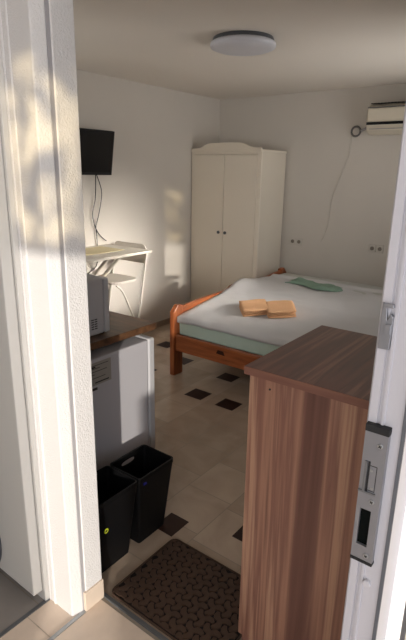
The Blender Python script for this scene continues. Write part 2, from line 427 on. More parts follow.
for i, (sx, sz) in enumerate(((-0.186, 1.212), (-0.188, 1.114), (-0.186, 1.014))):
    bm = bmesh.new(); disc(bm, (sx, yk - 0.0008, sz), 0.0042, (0, 1, 0), 0.0018, 16)
    s = obj('screw', bm, M_alu, kp, bevel=0.0004)
    s2 = bmesh.new()
    for t in (0.6, 0.6 + PI / 2):
        c, sn = math.cos(t), math.sin(t)
        vs = [(sx + u * c * 0.0026 - v * sn * 0.0006, sz + u * sn * 0.0026 + v * c * 0.0006) for u, v in ((-1, -1), (1, -1), (1, 1), (-1, 1))]
        prism(s2, vs, yk - 0.0021, yk - 0.0014, 'y')
    # cross slot kept inside the plate mesh level: small dark relief beside each screw head
    o = obj('screw_slot', s2, M_gasket, kp)
bm = bmesh.new()   # adjustable latch insert
ax0, ax1, az0, az1 = -0.2045, -0.186, 1.130, 1.182
box(bm, ax0, ax0 + 0.004, yk - 0.003, yk + 0.001, az0, az1); box(bm, ax0 - 0.006, ax1 + 0.002, yk - 0.0028, yk + 0.001, az0 - 0.003, az0)
ad = obj('latch_adjuster', bm, M_dark_alu, kp)
bm = bmesh.new()
box(bm, ax0 + 0.0045, ax0 + 0.0075, yk - 0.0008, yk + 0.0005, az0, az1)
box(bm, ax0 + 0.0078, ax1, yk - 0.0004, yk + 0.0005, az0 + 0.002, az0 + 0.003); box(bm, ax1 - 0.001, ax1, yk - 0.0004, yk + 0.0005, az0 + 0.002, az1 - 0.006)
box(bm, ax0 + 0.0078, ax1, yk - 0.0004, yk + 0.0005, az1 - 0.007, az1 - 0.006)
obj('latch_recess', bm, M_gasket, kp)
for (sx, sz) in ((-0.194, 1.168), (-0.190, 1.138)):
    bm = bmesh.new(); disc(bm, (sx, yk - 0.0006, sz), 0.0024, (0, 1, 0), 0.0014, 14)
    obj('screw', bm, M_alu, kp)
# small upper keeper
bm = bmesh.new()
prism(bm, [(-0.209, 1.362), (-0.193, 1.362), (-0.192, 1.41), (-0.196, 1.415), (-0.2005, 1.405), (-0.2025, 1.425), (-0.209, 1.43)], YE - 0.006, YE + 0.001, 'y')
box(bm, -0.206, -0.192, YE - 0.010, YE - 0.005, 1.424, 1.430); box(bm, -0.202, -0.193, YE - 0.009, YE - 0.005, 1.385, 1.400)
kk = obj('keeper', bm, M_steel, dl, bevel=0.0008); kk['label'] = 'small zinc keeper above the long strike plate'
bm = bmesh.new(); disc(bm, (-0.181, YE - 0.001, 0.957), 0.0065, (0, 1, 0), 0.007, 20)
obj('plug', bm, M_pvc, dl, bevel=0.0015)

# ------------------------------------------------------------------ ceiling lamp
t = thing('ceiling_lamp', 'round flat white flush lamp on the ceiling, switched off', 'ceiling lamp', (-1.85, 2.80, ZC))
bm = bmesh.new(); lathe(bm, [(0.180, 0.0), (0.185, -0.012), (0.185, -0.03)], (-1.85, 2.80, ZC)); obj('base', bm, M_greyrim, t, smooth=False)
bm = bmesh.new(); lathe(bm, [(0.186, -0.022), (0.196, -0.028), (0.199, -0.040), (0.193, -0.052), (0.165, -0.062), (0.10, -0.068), (0.02, -0.070)], (-1.85, 2.80, ZC)); obj('lamp_shade', bm, M_lamp, t, smooth=True)

# ------------------------------------------------------------------ air conditioner
ax0, ax1 = -1.735, -0.95
t = thing('air_conditioner', 'white wall air conditioner with a dark outlet slot, high on the back wall', 'air conditioner', (-1.34, YB, 1.95))
bm = bmesh.new()
prism(bm, [(YB, 1.955), (YB, 2.205), (4.72, 2.205), (4.655, 2.175), (4.645, 2.06), (4.665, 1.985), (4.74, 1.955)], ax0, ax1, 'x')
obj('body', bm, M_acwhite, t, bevel=0.006)
obj('outlet_slot', bx(ax0 + 0.005, ax1 - 0.01, 4.638, 4.66, 2.030, 2.052), M_black, t)
obj('front_panel', bx(ax0 + 0.012, ax1 - 0.012, 4.640, 4.66, 2.062, 2.160), M_acwhite, t, bevel=0.003)
bm = bmesh.new()
for i in range(26): box(bm, ax0 + 0.02 + i * 0.029, ax0 + 0.041 + i * 0.029, 4.66, 4.80, 2.2055, 2.209)
obj('top_grille', bm, M_gasket, t)
obj('panel_seam', bx(ax0 + 0.002, ax1 - 0.002, 4.650, 4.67, 2.168, 2.176), M_greyrim, t)
obj('louvre', bx(ax0 + 0.03, ax1 - 0.03, 4.646, 4.665, 1.994, 1.998), M_gap, t)
M_gap2 = mat('pipe_grey', srgb(98, 94, 90), 0.6)
# pipe loop beside it
bm = bmesh.new()
tube(bm, [(-1.895 + 0.043 * math.cos(a), YB - 0.014, 1.995 + 0.043 * math.sin(a)) for a in [2 * PI * k / 28 for k in range(29)]], 0.009, 8)
tag(obj('pipe_loop', bm, M_gap2, None, smooth=True), 'small grey pipe loop on the back wall left of the air conditioner', 'pipe')
bm = bmesh.new()
tube(bm, smooth_pts([(-1.85, YB - 0.012, 2.0), (-1.80, YB - 0.012, 2.02), (-1.775, YB - 0.012, 2.06), (-1.745, YB - 0.02, 2.09)]), 0.011, 8)
tag(obj('hose', bm, M_gap, None, smooth=True), 'short grey hose going from the pipe loop up to the air conditioner', 'hose')
bm = bmesh.new()
tube(bm, smooth_pts([(-1.935, YB - 0.004, 1.96), (-1.945, YB - 0.004, 1.80), (-1.975, YB - 0.004, 1.69), (-2.04, YB - 0.004, 1.50), (-2.085, YB - 0.004, 1.35), (-2.10, YB - 0.004, 1.12), (-2.15, YB - 0.004, 0.95)]), 0.0035, 6)
tag(obj('cable', bm, M_wall, None, smooth=True), 'thin wall-coloured cable wandering down the back wall', 'cable')

# ------------------------------------------------------------------ sockets on the back wall
M_gap2 = mat('socket_grey', srgb(120, 112, 102), 0.6)
def socket(xc, zc, label):
    t = thing('wall_socket', label, 'socket', (xc, YB, zc), 'sockets on the back wall')
    for s in (-1, 1):
        p = obj('socket_plate', bx(xc + s * 0.037 - 0.035, xc + s * 0.037 + 0.035, YB - 0.010, YB, zc - 0.037, zc + 0.037), M_wall, t, bevel=0.004)
        bm = bmesh.new(); disc(bm, (xc + s * 0.037, YB - 0.0115, zc), 0.019, (0, 1, 0), 0.004, 20)
        obj('socket_hole', bm, M_gap2, p)
socket(-2.44, 0.915, 'double wall socket just right of the wardrobe')
socket(-1.585, 0.925, 'double wall socket on the back wall below the air conditioner')

# ------------------------------------------------------------------ wardrobe
wx0, wx1, wy0, wy1, wz = XL + 0.008, -2.615, 4.35, 4.84, 1.825
t = thing('wardrobe', 'white two-door wardrobe with curved crown standing in the corner', 'wardrobe', ((wx0 + wx1) / 2, 4.6, 0))
bm = bmesh.new(); box(bm, wx0 + 0.0, wx1, wy0 + 0.02, wy1, 0.0, wz - 0.02)
obj('body', bm, M_wardside, t, bevel=0.003)
bm = bmesh.new()
box(bm, wx0, wx0 + 0.035, wy0, wy0 + 0.02, 0.0, wz - 0.02); box(bm, wx1 - 0.045, wx1, wy0, wy0 + 0.02, 0.0, wz - 0.02)
box(bm, wx0 + 0.035, wx1 - 0.045, wy0, wy0 + 0.02, wz - 0.045, wz - 0.02); box(bm, wx0 + 0.035, wx1 - 0.045, wy0, wy0 + 0.02, 0.0, 0.09)
obj('face_frame', bm, M_wardrobe, t, bevel=0.002)
mid = (wx0 + 0.035 + wx1 - 0.045) / 2
for s, (a, b) in ((-1, (wx0 + 0.037, mid - 0.002)), (1, (mid + 0.002, wx1 - 0.047))):
    dd = obj('door', bx(a, b, wy0 - 0.004, wy0 + 0.016, 0.094, wz - 0.049), M_wardrobe, t, bevel=0.003)
    kx = mid + s * 0.042
    bm = bmesh.new(); disc(bm, (kx, wy0 - 0.010, 1.0), 0.006, (0, 1, 0), 0.016, 12); disc(bm, (kx, wy0 - 0.022, 1.0), 0.016, (0, 1, 0), 0.014, 20)
    k = obj('knob', bm, M_greyrim, dd, bevel=0.003); k['label'] = 'dark round knob'
bm = bmesh.new(); box(bm, wx0, wx1 + 0.006, wy0 - 0.012, wy1, wz - 0.02, wz)
obj('top_board', bm, M_wardrobe, t, bevel=0.003)
pts = [(wx0 + 0.0, wz), (wx1, wz), (wx1, wz + 0.012)]
for k in range(25):
    u = k / 24; x = wx1 - 0.0 - u * (wx1 - wx0 - 0.0)
    c = (x - (wx0 + wx1) / 2) / ((wx1 - wx0) / 2)
    z = wz + 0.015 + 0.052 * (1 / (1 + math.exp((abs(c) - 0.62) * 16)))
    pts.append((x, z))
bm = bmesh.new(); prism(bm, pts, wy0 - 0.008, wy0 + 0.012, 'y'); obj('crown', bm, M_wardrobe, t, bevel=0.002)

# ------------------------------------------------------------------ television, on a tilting bracket
t = thing('television', 'small black television tilted on a bracket high on the left wall', 'television', (XL, 2.85, 1.57))
ty0, ty1, tz0, tz1 = 2.50, 3.125, 1.565, 1.925
T = Matrix.Translation((-3.37, 0, 1.745)) @ Matrix.Rotation(math.radians(9), 4, 'Y')
def tvpart(name, b, m, par, bv=0.003):
    bmesh.ops.transform(b, matrix=T, verts=b.verts); return obj(name, b, m, par, bevel=bv)
h2 = (tz1 - tz0) / 2
tvpart('housing', bx(-0.03, 0.012, ty0, ty1, -h2, h2), M_black, t, 0.004)
tvpart('screen', bx(0.0125, 0.0138, ty0 + 0.014, ty1 - 0.014, -h2 + 0.022, h2 - 0.014), M_screen, t, 0)
bm = bmesh.new(); box(bm, XL, XL + 0.012, 2.76, 2.90, 1.66, 1.82); box(bm, XL + 0.01, -3.385, 2.81, 2.85, 1.71, 1.77)
obj('wall_bracket', bm, M_black, t)
for nm, pts, lab in (('first', [(-3.40, 2.955, 1.60), (-3.43, 2.975, 1.47), (-3.455, 2.985, 1.36), (-3.45, 2.945, 1.24), (-3.45, 2.97, 1.12), (-3.455, 3.03, 1.04), (-3.46, 3.10, 0.99)], 'black cable of the television hanging nearer the doorway'),
                     ('second', [(-3.40, 2.95, 1.60), (-3.44, 3.045, 1.45), (-3.455, 3.05, 1.34), (-3.455, 3.015, 1.22), (-3.46, 2.985, 1.13), (-3.46, 2.99, 1.03), (-3.465, 2.985, 0.80), (-3.465, 2.88, 0.72), (-3.465, 2.76, 0.66)], 'black cable of the television bowing toward the wardrobe')):
    bm = bmesh.new(); tube(bm, smooth_pts(pts), 0.0042, 8)
    tag(obj('cable', bm, M_cable, None, smooth=True), lab, 'cable', 'cables hanging from the television')

# ------------------------------------------------------------------ wall table
t = thing('wall_table', 'white narrow high table fixed to the left wall under the television', 'table', (-3.2, 2.75, 0))
obj('tabletop', bx(XL, -2.925, 2.25, 3.135, 0.935, 0.957), M_white, t, bevel=0.003)
obj('wall_batten', bx(XL, XL + 0.03, 2.3, 3.1, 0.875, 0.935), M_white, t)
for y in (2.52, 2.66):
    bm = bmesh.new(); tube(bm, [(XL + 0.01, y + 0.33, 0.62), (-3.12, y + 0.33, 0.935)], 0.016, 8); obj('bracket', bm, M_chairmetal, t)
tag(obj('placemat', bx(-3.40, -3.10, 2.45, 2.98, 0.957, 0.960), M_placemat), 'pale yellow placemat on the white wall table', 'placemat')

# ------------------------------------------------------------------ folding high chair beyond the table
t = thing('folding_chair', 'white folding high chair with a rounded backrest, behind the wall table', 'chair', (-3.27, 3.05, 0))
cx, hw = -3.26, 0.203
yb = 3.20
def arc_top(y, z0, z1, r, n=8):
    a, b = cx - hw, cx + hw; pts = [(a, z0), (b, z0)]
    for k in range(n + 1):
        an = PI / 2 * k / n; pts.append((b - r + r * math.cos(an), z1 - r + r * math.sin(an)))
    for k in range(n + 1):
        an = PI / 2 + PI / 2 * k / n; pts.append((a + r + r * math.cos(an), z1 - r + r * math.sin(an)))
    return pts
bm = bmesh.new(); prism(bm, arc_top(yb, 0.815, 0.985, 0.055), yb - 0.006, yb + 0.006, 'y')
obj('backrest', bm, M_chairgrey, t, bevel=0.003)
for s in (-1, 1):
    x = cx + s * (hw - 0.004)
    bm = bmesh.new(); tube(bm, smooth_pts([(x, yb + 0.008, 0.93), (x, yb - 0.015, 0.80), (x, yb - 0.10, 0.36), (x, yb - 0.18, 0.0)]), 0.009, 8); obj('leg', bm, M_chairmetal, t, smooth=True)
    x = cx + s * (hw - 0.03)
    bm = bmesh.new(); tube(bm, smooth_pts([(x, 2.86, 0.665), (x, 2.93, 0.60), (x, 3.03, 0.40), (x, 3.22, 0.0)]), 0.009, 8); obj('leg', bm, M_chairmetal, t, smooth=True)
bm = bmesh.new()
pts = []
for k in range(28):
    an = 2 * PI * k / 28; c, s_ = math.cos(an), math.sin(an)
    e = 0.55
    pts.append((cx + 0.185 * math.copysign(abs(c) ** e, c), 2.98 + 0.165 * math.copysign(abs(s_) ** e, s_)))
prism(bm, pts, 0.672, 0.694, 'z'); obj('seat', bm, M_chairgrey, t, bevel=0.005)
for z, y in ((0.25, yb - 0.125), (0.25, 3.10)):
    bm = bmesh.new(); tube(bm, [(cx - hw + 0.03, y, z), (cx + hw - 0.03, y, z)], 0.007, 8); obj('stretcher', bm, M_chairmetal, t)

# ------------------------------------------------------------------ fridge, worktop, microwave
fx0, fx1, fy0, fy1, fz = -2.14, -1.592, 1.105, 1.665, 0.818
t = thing('fridge', 'white undercounter fridge beneath the brown worktop, behind the black bins', 'fridge', ((fx0 + fx1) / 2, 1.4, 0))
obj('body', bx(fx0, fx1, fy0, fy1, 0.02, fz), M_fridge, t, bevel=0.006)
obj('plinth', bx(fx0 + 0.02, fx1 - 0.02, fy0 + 0.03, fy1 - 0.02, 0.0, 0.03), M_greyrim, t)
obj('gasket', bx(fx0 + 0.008, fx1 - 0.010, fy1, fy1 + 0.007, 0.05, fz - 0.01), M_gap, t)
obj('door', bx(fx0, fx1 + 0.002, fy1 + 0.007, fy1 + 0.05, 0.04, fz + 0.004), M_micro, t, bevel=0.010, seg=3)
st = obj('rating_label', bx(fx1, fx1 + 0.0012, 1.20, 1.425, 0.695, 0.801), M_sticker, t); st['label'] = 'grey rectangular rating sticker'
bm = bmesh.new()
for i, (a, b, z) in enumerate(((1.24, 1.41, 0.786), (1.24, 1.36, 0.772), (1.24, 1.40, 0.758), (1.24, 1.33, 0.745), (1.24, 1.39, 0.728))):
    box(bm, fx1 + 0.0012, fx1 + 0.0016, a, b, z, z + 0.0025)
box(bm, fx1 + 0.0012, fx1 + 0.0016, 1.33, 1.41, 0.704, 0.710); box(bm, fx1 + 0.0012, fx1 + 0.0016, 1.305, 1.335, 0.776, 0.784)
obj('print', bm, M_ink, st)
obj('small_label', bx(fx1, fx1 + 0.001, 1.25, 1.342, 0.672, 0.684), M_ink, t)
t = thing('worktop', 'dark brown wooden worktop above the white fridge', 'worktop', (-2.2, 1.4, 0.85))
obj('top_board', bx(-2.80, -1.618, 1.038, 1.757, 0.848, 0.882), M_worktop, t, bevel=0.003)
obj('support_panel', bx(-2.80, -2.765, 1.07, 1.72, 0.0, 0.848), M_white, t)
obj('wall_batten', bx(-2.76, -2.15, 1.037, 1.085, 0.82, 0.848), M_white, t)

mx0, mx1, my0, my1, mz0, mz1 = -2.13, -1.672, 1.12, 1.503, 0.887, 1.142
t = thing('microwave', 'white microwave oven standing on the brown worktop', 'microwave', ((mx0 + mx1) / 2, 1.32, 0.882))
obj('body', bx(mx0, mx1, my0, my1 - 0.03, mz0, mz1), M_micro, t, bevel=0.014, seg=3)
obj('door', bx(mx0, mx1 + 0.001, my1 - 0.03, my1, mz0 + 0.001, mz1 - 0.001), M_micro, t, bevel=0.008)
obj('door_glass', bx(mx0 + 0.03, mx1 - 0.12, my1 - 0.001, my1 + 0.002, mz0 + 0.03, mz1 - 0.03), M_screen, t)
bm = bmesh.new()
for c in range(2):
    for r in range(5):
        y0 = 1.392 + c * 0.019
        box(bm, mx1 - 0.001, mx1 + 0.0008, y0, y0 + 0.015, 0.918 + r * 0.0105, 0.923 + r * 0.0105)
obj('vent_slots', bm, M_ink, t)
for x in (mx0 + 0.03, mx1 - 0.03):
    for y in (my0 + 0.03, my1 - 0.03):
        bm = bmesh.new(); disc(bm, (x, y, 0.8848), 0.013, (0, 0, 1), 0.0056, 14); obj('foot', bm, M_black, t)

# ------------------------------------------------------------------ bins
def bin_mesh():
    bm = bmesh.new()
    zt, wt, n = 0.36, 0.004, 6
    def ring(hx, hy, cx_, z, r):
        out = []
        for (sx, sy, a0) in ((1, 1, 0), (-1, 1, PI / 2), (-1, -1, PI), (1, -1, 1.5 * PI)):
            for k in range(n + 1):
                an = a0 + PI / 2 * k / n
                out.append(bm.verts.new((cx_ + sx * (hx - r) + r * math.cos(an), sy * (hy - r) + r * math.sin(an), z)))
        return out
    R = [ring(0.068, 0.085, -0.012, 0.0, 0.012), ring(0.092, 0.1115, 0, zt - 0.02, 0.014), ring(0.0955, 0.112, 0, zt - 0.018, 0.016), ring(0.0955, 0.112, 0, zt, 0.016),
         ring(0.0885, 0.1065, 0, zt, 0.013), ring(0.0875, 0.1065, 0, zt - 0.02, 0.012), ring(0.064, 0.081, -0.012, 0.004, 0.01)]
    for a, b in zip(R, R[1:]):
        for k in range(len(a)): bm.faces.new((a[k], a[(k + 1) % len(a)], b[(k + 1) % len(a)], b[k]))
    bm.faces.new(R[0][::-1]); bm.faces.new(R[-1])
    return bm
def rim_cut(me_obj):
    """oval grip hole through the wall that faces the fridge"""
    bm = bmesh.new(); pts = []
    for k in range(24):
        an = 2 * PI * k / 24; c, s = math.cos(an), math.sin(an)
        pts.append((0.042 * math.copysign(abs(c) ** 0.8, c), 0.322 + 0.012 * math.copysign(abs(s) ** 0.8, s)))
    prism(bm, pts, -0.13, -0.06, 'x')
    c = obj('cut', bm, M_black)
    md = me_obj.modifiers.new('hole', 'BOOLEAN'); md.object = c; md.operation = 'DIFFERENCE'; md.solver = 'EXACT'
    dg = bpy.context.evaluated_depsgraph_get(); dg.update()
    me = bpy.data.meshes.new_from_object(me_obj.evaluated_get(dg))
    me_obj.modifiers.clear(); me_obj.data = me
    bpy.data.objects.remove(c)
def black_bin(x, y, label, sticker):
    t = thing('waste_bin', label, 'bin', (x, y, 0.0), 'black bins beside the fridge')
    b = obj('bin_body', bin_mesh(), M_black); rim_cut(b); b.parent = t
    for p in b.data.polygons: p.use_smooth = False
    if sticker == 'yellow':
        bm = bmesh.new(); disc(bm, (0.0815, -0.062, 0.215), 0.011, (1, 0, -0.07), 0.0015, 20)
        s = obj('sticker', bm, M_yellow); s['label'] = 'small round yellow sticker'
        bm = bmesh.new(); disc(bm, (0.0826, -0.062, 0.215), 0.0055, (1, 0, -0.07), 0.001, 14)
        s2 = obj('print', bm, M_ink); s2.parent = s
    else:
        bm = bmesh.new(); prism(bm, [(-0.085, 0.318), (-0.068, 0.318), (-0.068, 0.327), (-0.085, 0.33)], 0.0885, 0.0930, 'x')
        s = obj('sticker', bm, M_blue); s['label'] = 'small dark blue sticker'
    s.parent = t
    return t
black_bin(-1.392, 1.408, 'black open waste bin with a blue sticker, beyond the other bin', 'blue')
black_bin(-1.392, 1.178, 'black open waste bin with a round yellow sticker, half behind the white reveal', 'yellow')

# ------------------------------------------------------------------ door mat
mx0, mx1, my0, my1 = -1.235, -0.718, 1.052, 1.445
t = thing('door_mat', 'dark brown rubber door mat with interlocking raised pattern, inside the threshold', 'mat', ((mx0 + mx1) / 2, 1.25, 0))
r = 0.03; pts = []
for (qx, qy, a0) in ((mx1, my1, 0), (mx0, my1, PI / 2), (mx0, my0, PI), (mx1, my0, 1.5 * PI)):
    for k in range(6):
        an = a0 + PI / 2 * k / 5
        sx = -1 if qx == mx1 else 1; sy = -1 if qy == my1 else 1
        pts.append((qx + sx * r + r * math.cos(an), qy + sy * r + r * math.sin(an)))
bm = bmesh.new(); prism(bm, pts, 0.001, 0.007, 'z'); obj('backing', bm, M_mat_base, t)
bm = bmesh.new()
L = 0.064
def tri(cx_, cy_, rot):
    w_, g_ = 0.0125, 0.0036
    out = []
    for k in range(3):
        a = rot + k * 2 * PI / 3
        xt = lambda y: L - (w_ + g_ + 0.5 * abs(y)) / 0.866
        path = [(w_ / math.tan(PI / 3), -w_), (L * 0.35, -w_), (xt(w_), -w_), (xt(0), 0), (xt(w_), w_), (L * 0.35, w_)]
        for px, py in path:
            py = py + 0.0062 * math.sin(px / L * 2 * PI)
            out.append((cx_ + px * math.cos(a) - py * math.sin(a), cy_ + px * math.sin(a) + py * math.cos(a)))
    return out
def stamp(P, z0=0.0065, z1=0.0125):
    c = (sum(p[0] for p in P) / len(P), sum(p[1] for p in P) / len(P))
    A = [bm.verts.new((x, y, z0)) for x, y in P]; B = [bm.verts.new((x * 0.95 + c[0] * 0.05, y * 0.95 + c[1] * 0.05, z1)) for x, y in P]
    cc = bm.verts.new((c[0], c[1], z1 + 0.0006)); n = len(P)
    for i in range(n):
        bm.faces.new((A[i], A[(i + 1) % n], B[(i + 1) % n], B[i])); bm.faces.new((B[i], B[(i + 1) % n], cc))
ra_ = 0.5
e1 = Vector((math.cos(ra_), math.sin(ra_))) * L; e2 = Vector((math.cos(ra_ + PI / 3), math.sin(ra_ + PI / 3))) * L
for i in range(-30, 31):
    for j in range(-30, 31):
        p = Vector(((mx0 + mx1) / 2, (my0 + my1) / 2)) + e1 * i + e2 * j
        if mx0 - 0.02 < p.x < mx1 + 0.02 and my0 - 0.02 < p.y < my1 + 0.02:
            P = [(min(max(a, mx0 + 0.010), mx1 - 0.010), min(max(b_, my0 + 0.010), my1 - 0.010)) for a, b_ in tri(p.x, p.y, ra_)]
            if max(a for a, _ in P) - min(a for a, _ in P) > 0.015 and max(b_ for _, b_ in P) - min(b_ for _, b_ in P) > 0.015: stamp(P)
obj('raised_pattern', bm, M_mat, t)
bm = bmesh.new()
for a, b in zip(pts, pts[1:] + pts[:1]):
    pass
tube(bm, [(p[0] * 0.994 + (mx0 + mx1) / 2 * 0.006, p[1] * 0.994 + 1.25 * 0.006, 0.008) for p in pts + pts[:1]], 0.004, 6)
obj('rim', bm, M_mat, t)

# ------------------------------------------------------------------ plum-wood cabinet
cx0, cx1, cy0, cy1 = -0.693, -0.20, 1.172, 1.668
t = thing('shoe_cabinet', 'tall plum-wood cabinet standing just inside the doorway', 'cabinet', ((cx0 + cx1) / 2, 1.84, 0))
obj('side_panel', bx(cx0, cx1, cy0, cy0 + 0.018, 0.0, 1.042), M_plum_z, t, bevel=0.001)
obj('side_panel', bx(cx0, cx1, cy1 - 0.018, cy1, 0.0, 1.042), M_plum_z, t, bevel=0.001)
obj('back_panel', bx(cx1 - 0.012, cx1, cy0 + 0.018, cy1 - 0.018, 0.03, 1.042), M_plum_z, t)
obj('bottom_panel', bx(cx0 + 0.02, cx1 - 0.012, cy0 + 0.018, cy1 - 0.018, 0.06, 0.078), M_plum_y, t)
obj('plinth', bx(cx0 + 0.03, cx0 + 0.048, cy0 + 0.018, cy1 - 0.018, 0.0, 0.06), M_plum_y, t)
for a, b in ((cy0 + 0.002, (cy0 + cy1) / 2 - 0.001), ((cy0 + cy1) / 2 + 0.001, cy1 - 0.002)):
    dd = obj('door', bx(cx0 - 0.017, cx0 - 0.001, a, b, 0.065, 1.038), M_plum_z, t, bevel=0.001)
    yk = b - 0.04 if a < 1.3 else a + 0.04
    bm = bmesh.new(); tube(bm, [(cx0 - 0.017, yk, 0.70), (cx0 - 0.035, yk, 0.70), (cx0 - 0.035, yk, 0.80), (cx0 - 0.017, yk, 0.80)], 0.004, 8)
    obj('handle', bm, M_alu, dd)
obj('top_board', bx(cx0 - 0.022, cx1 + 0.004, cy0 - 0.02, cy1 + 0.01, 1.042, 1.066), [M_plum_y], t)
bm = bmesh.new()
box(bm, cx0 - 0.0235, cx1 + 0.004, cy0 - 0.0215, cy0 - 0.02, 1.042, 1.0655); box(bm, cx0 - 0.0235, cx0 - 0.022, cy0 - 0.02, cy1 + 0.01, 1.042, 1.0655)
obj('edge_band', bm, M_edge, t)
bm = bmesh.new(); disc(bm, (cx0 + 0.053, cy0 - 0.0005, 1.006), 0.0032, (0, 1, 0), 0.0022, 12); obj('screw_hole', bm, M_ink, t)

# ------------------------------------------------------------------ bed
by0, by1, bx0, bx1 = 2.90, 4.74, -2.515, -0.42
t = thing('bed', 'wide orange pine bed frame with a scalloped footboard', 'bed', ((bx0 + bx1) / 2, 3.8, 0))
for y0, y1, zt, s in ((2.888, 3.0, 0.582, 1), (4.62, 4.735, 0.645, -1)):
    bm = bmesh.new()
    prism(bm, [(y0, 0.0), (y1, 0.0), (y1, zt), (y0 + 0.055, zt + 0.008), (y0, zt - 0.045)] if s > 0 else [(y0, 0.0), (y1, 0.0), (y1, zt - 0.05), (y1 - 0.055, zt + 0.008), (y0, zt)], bx0, bx0 + 0.045, 'x')
    obj('leg', bm, M_pine_z, t, bevel=0.006)
top = [(3.0, 0.562), (3.12, 0.574), (3.30, 0.582), (3.45, 0.586), (3.60, 0.590), (3.66, 0.596), (3.695, 0.614), (3.74, 0.622), (3.80, 0.618), (3.84, 0.624), (3.89, 0.618), (3.93, 0.602), (3.98, 0.596),
       (4.1, 0.596), (4.25, 0.600), (4.4, 0.610), (4.54, 0.622), (4.62, 0.628)]
sm = smooth_pts([(0, y, z) for y, z in top], 4)
bm = bmesh.new(); prism(bm, [(4.62, 0.36), (3.0, 0.36)] + [(p.y, p.z) for p in sm], bx0 + 0.008, bx0 + 0.036, 'x')
obj('footboard', bm, M_pine_y, t, bevel=0.004)
bm = bmesh.new(); box(bm, bx0 + 0.045, bx1, 2.905, 2.932, 0.215, 0.352)
ra = obj('side_rail', bm, M_pine, t, bevel=0.006)
bm = bmesh.new(); prism(bm, [(-2.065, 0.288), (-1.985, 0.284), (-2.0, 0.316), (-2.05, 0.318)], 2.9035, 2.906, 'y'); kn = obj('knot', bm, M_dark_tile, ra); kn['label'] = 'dark square mark on the rail'
obj('side_rail', bx(bx0 + 0.045, bx1, 4.70, 4.727, 0.215, 0.352), M_pine, t, bevel=0.006)
obj('crossbar', bx(bx0 + 0.01, bx0 + 0.035, 3.0, 4.62, 0.215, 0.345), M_pine_y, t, bevel=0.004)
bm = bmesh.new()
for i in range(12): box(bm, bx0 + 0.1 + i * 0.165, bx0 + 0.18 + i * 0.165, 2.932, 4.70, 0.325, 0.343)
obj('slats', bm, M_pine_y, t)
bm = bmesh.new(); prism(bm, [(4.735, 0.3), (2.89, 0.3), (2.89, 0.78), (3.3, 0.84), (3.8, 0.9), (4.3, 0.84), (4.735, 0.78)], bx1, bx1 + 0.035, 'x'); obj('headboard', bm, M_pine_y, t, bevel=0.006)
for y in (2.89, 4.65): obj('leg', bx(bx1, bx1 + 0.035, y, y + 0.08, 0.0, 0.3), M_pine_z, t)

# mattress with fitted mint sheet
def topz(y):   # the bed surface climbs from the near edge to the middle
    pts_ = [(2.93, 0.482), (3.0, 0.497), (3.3, 0.535), (3.6, 0.575), (3.9, 0.600), (4.12, 0.603), (4.4, 0.585), (4.69, 0.575)]
    for (a, za), (b, zb) in zip(pts_, pts_[1:]):
        if y <= b: return za + (zb - za) * max(0, (y - a)) / (b - a)
    return pts_[-1][1]
bm = bmesh.new()
NY = 24
ys = [2.940 + (4.69 - 2.940) * k / NY for k in range(NY + 1)]
prism(bm, [(4.69, 0.344), (2.945, 0.344)] + [(y, topz(y) - 0.014 - (0.012 if i in (0, NY) else 0)) for i, y in enumerate(ys)], bx0 + 0.052, bx1 - 0.01, 'x')
tag(obj('mattress', bm, M_mint, None, bevel=0.012, seg=3), 'mint green sheeted mattress lying in the orange pine bed', 'mattress')

def cloth(fn, nx, ny, thick=0.006):
    bm = bmesh.new(); V = [[bm.verts.new(fn(i / nx, j / ny)) for j in range(ny + 1)] for i in range(nx + 1)]
    for i in range(nx):
        for j in range(ny): bm.faces.new((V[i][j], V[i + 1][j], V[i + 1][j + 1], V[i][j + 1]))
    return bm
from mathutils import noise as mnoise
def fold(x, y, s, a): return a * mnoise.noise(Vector((x * s, y * s, 3.1)))
def cover(u, v):
    x = bx0 + 0.047 + (bx1 - 0.02 - bx0 - 0.047) * u
    s = v * 1.60   # distance across from the near hem
    hang = 0.035 + 0.006 * math.sin(x * 7)
    if s < hang:
        y = 2.934 - 0.002; z = topz(2.94) + 0.002 - (hang - s)
    else:
        y = 2.940 + (s - hang); z = topz(y) + 0.004
        z -= 0.006 * math.exp(-(s - hang) / 0.01)
    z += 0.005 + fold(x, y, 5, 0.010) + fold(x, y, 13, 0.004) + 0.006 * math.sin((x * 0.8 + y) * 9) * 0.5
    # the sheet bunches up where it meets the footboard crest
    d = math.exp(-((x - bx0 - 0.06) / 0.16) ** 2) * math.exp(-((y - 3.84) / 0.17) ** 2)
    z += 0.050 * d
    z += 0.020 * math.exp(-((v - 0.965) / 0.022) ** 2)
    if v > 0.985: z -= 0.025 * (v - 0.985) / 0.015
    return (x, y + fold(x + 4, y, 3, 0.01) * (s > 0.1), z)
b = cloth(cover, 90, 80)
o = obj('bedspread', b, M_sheet, None, smooth=True)
md = o.modifiers.new('solid', 'SOLIDIFY'); md.thickness = 0.010; md.offset = 1
tag(o, 'pale grey white bedspread over the near part of the bed', 'bedspread')
def cover2(u, v):
    x = bx0 + 0.06 + (bx1 - 0.02 - bx0 - 0.06) * u; y = 4.20 + 0.52 * v
    z = topz(y) + 0.004 + fold(x, y, 6, 0.010) + 0.012 * v
    if v > 0.95: z -= 0.03 * (v - 0.95) / 0.05
    return (x, y, z)
o = obj('bed_sheet', cloth(cover2, 70, 24), mat('grey_cotton', srgb(190, 190, 184), 0.92, noise=0.03, nscale=6, bump=0.25, bscale=14), None, smooth=True)
md = o.modifiers.new('solid', 'SOLIDIFY'); md.thickness = 0.008; md.offset = 1
tag(o, 'grey white sheet covering the far part of the bed along the wall', 'sheet')

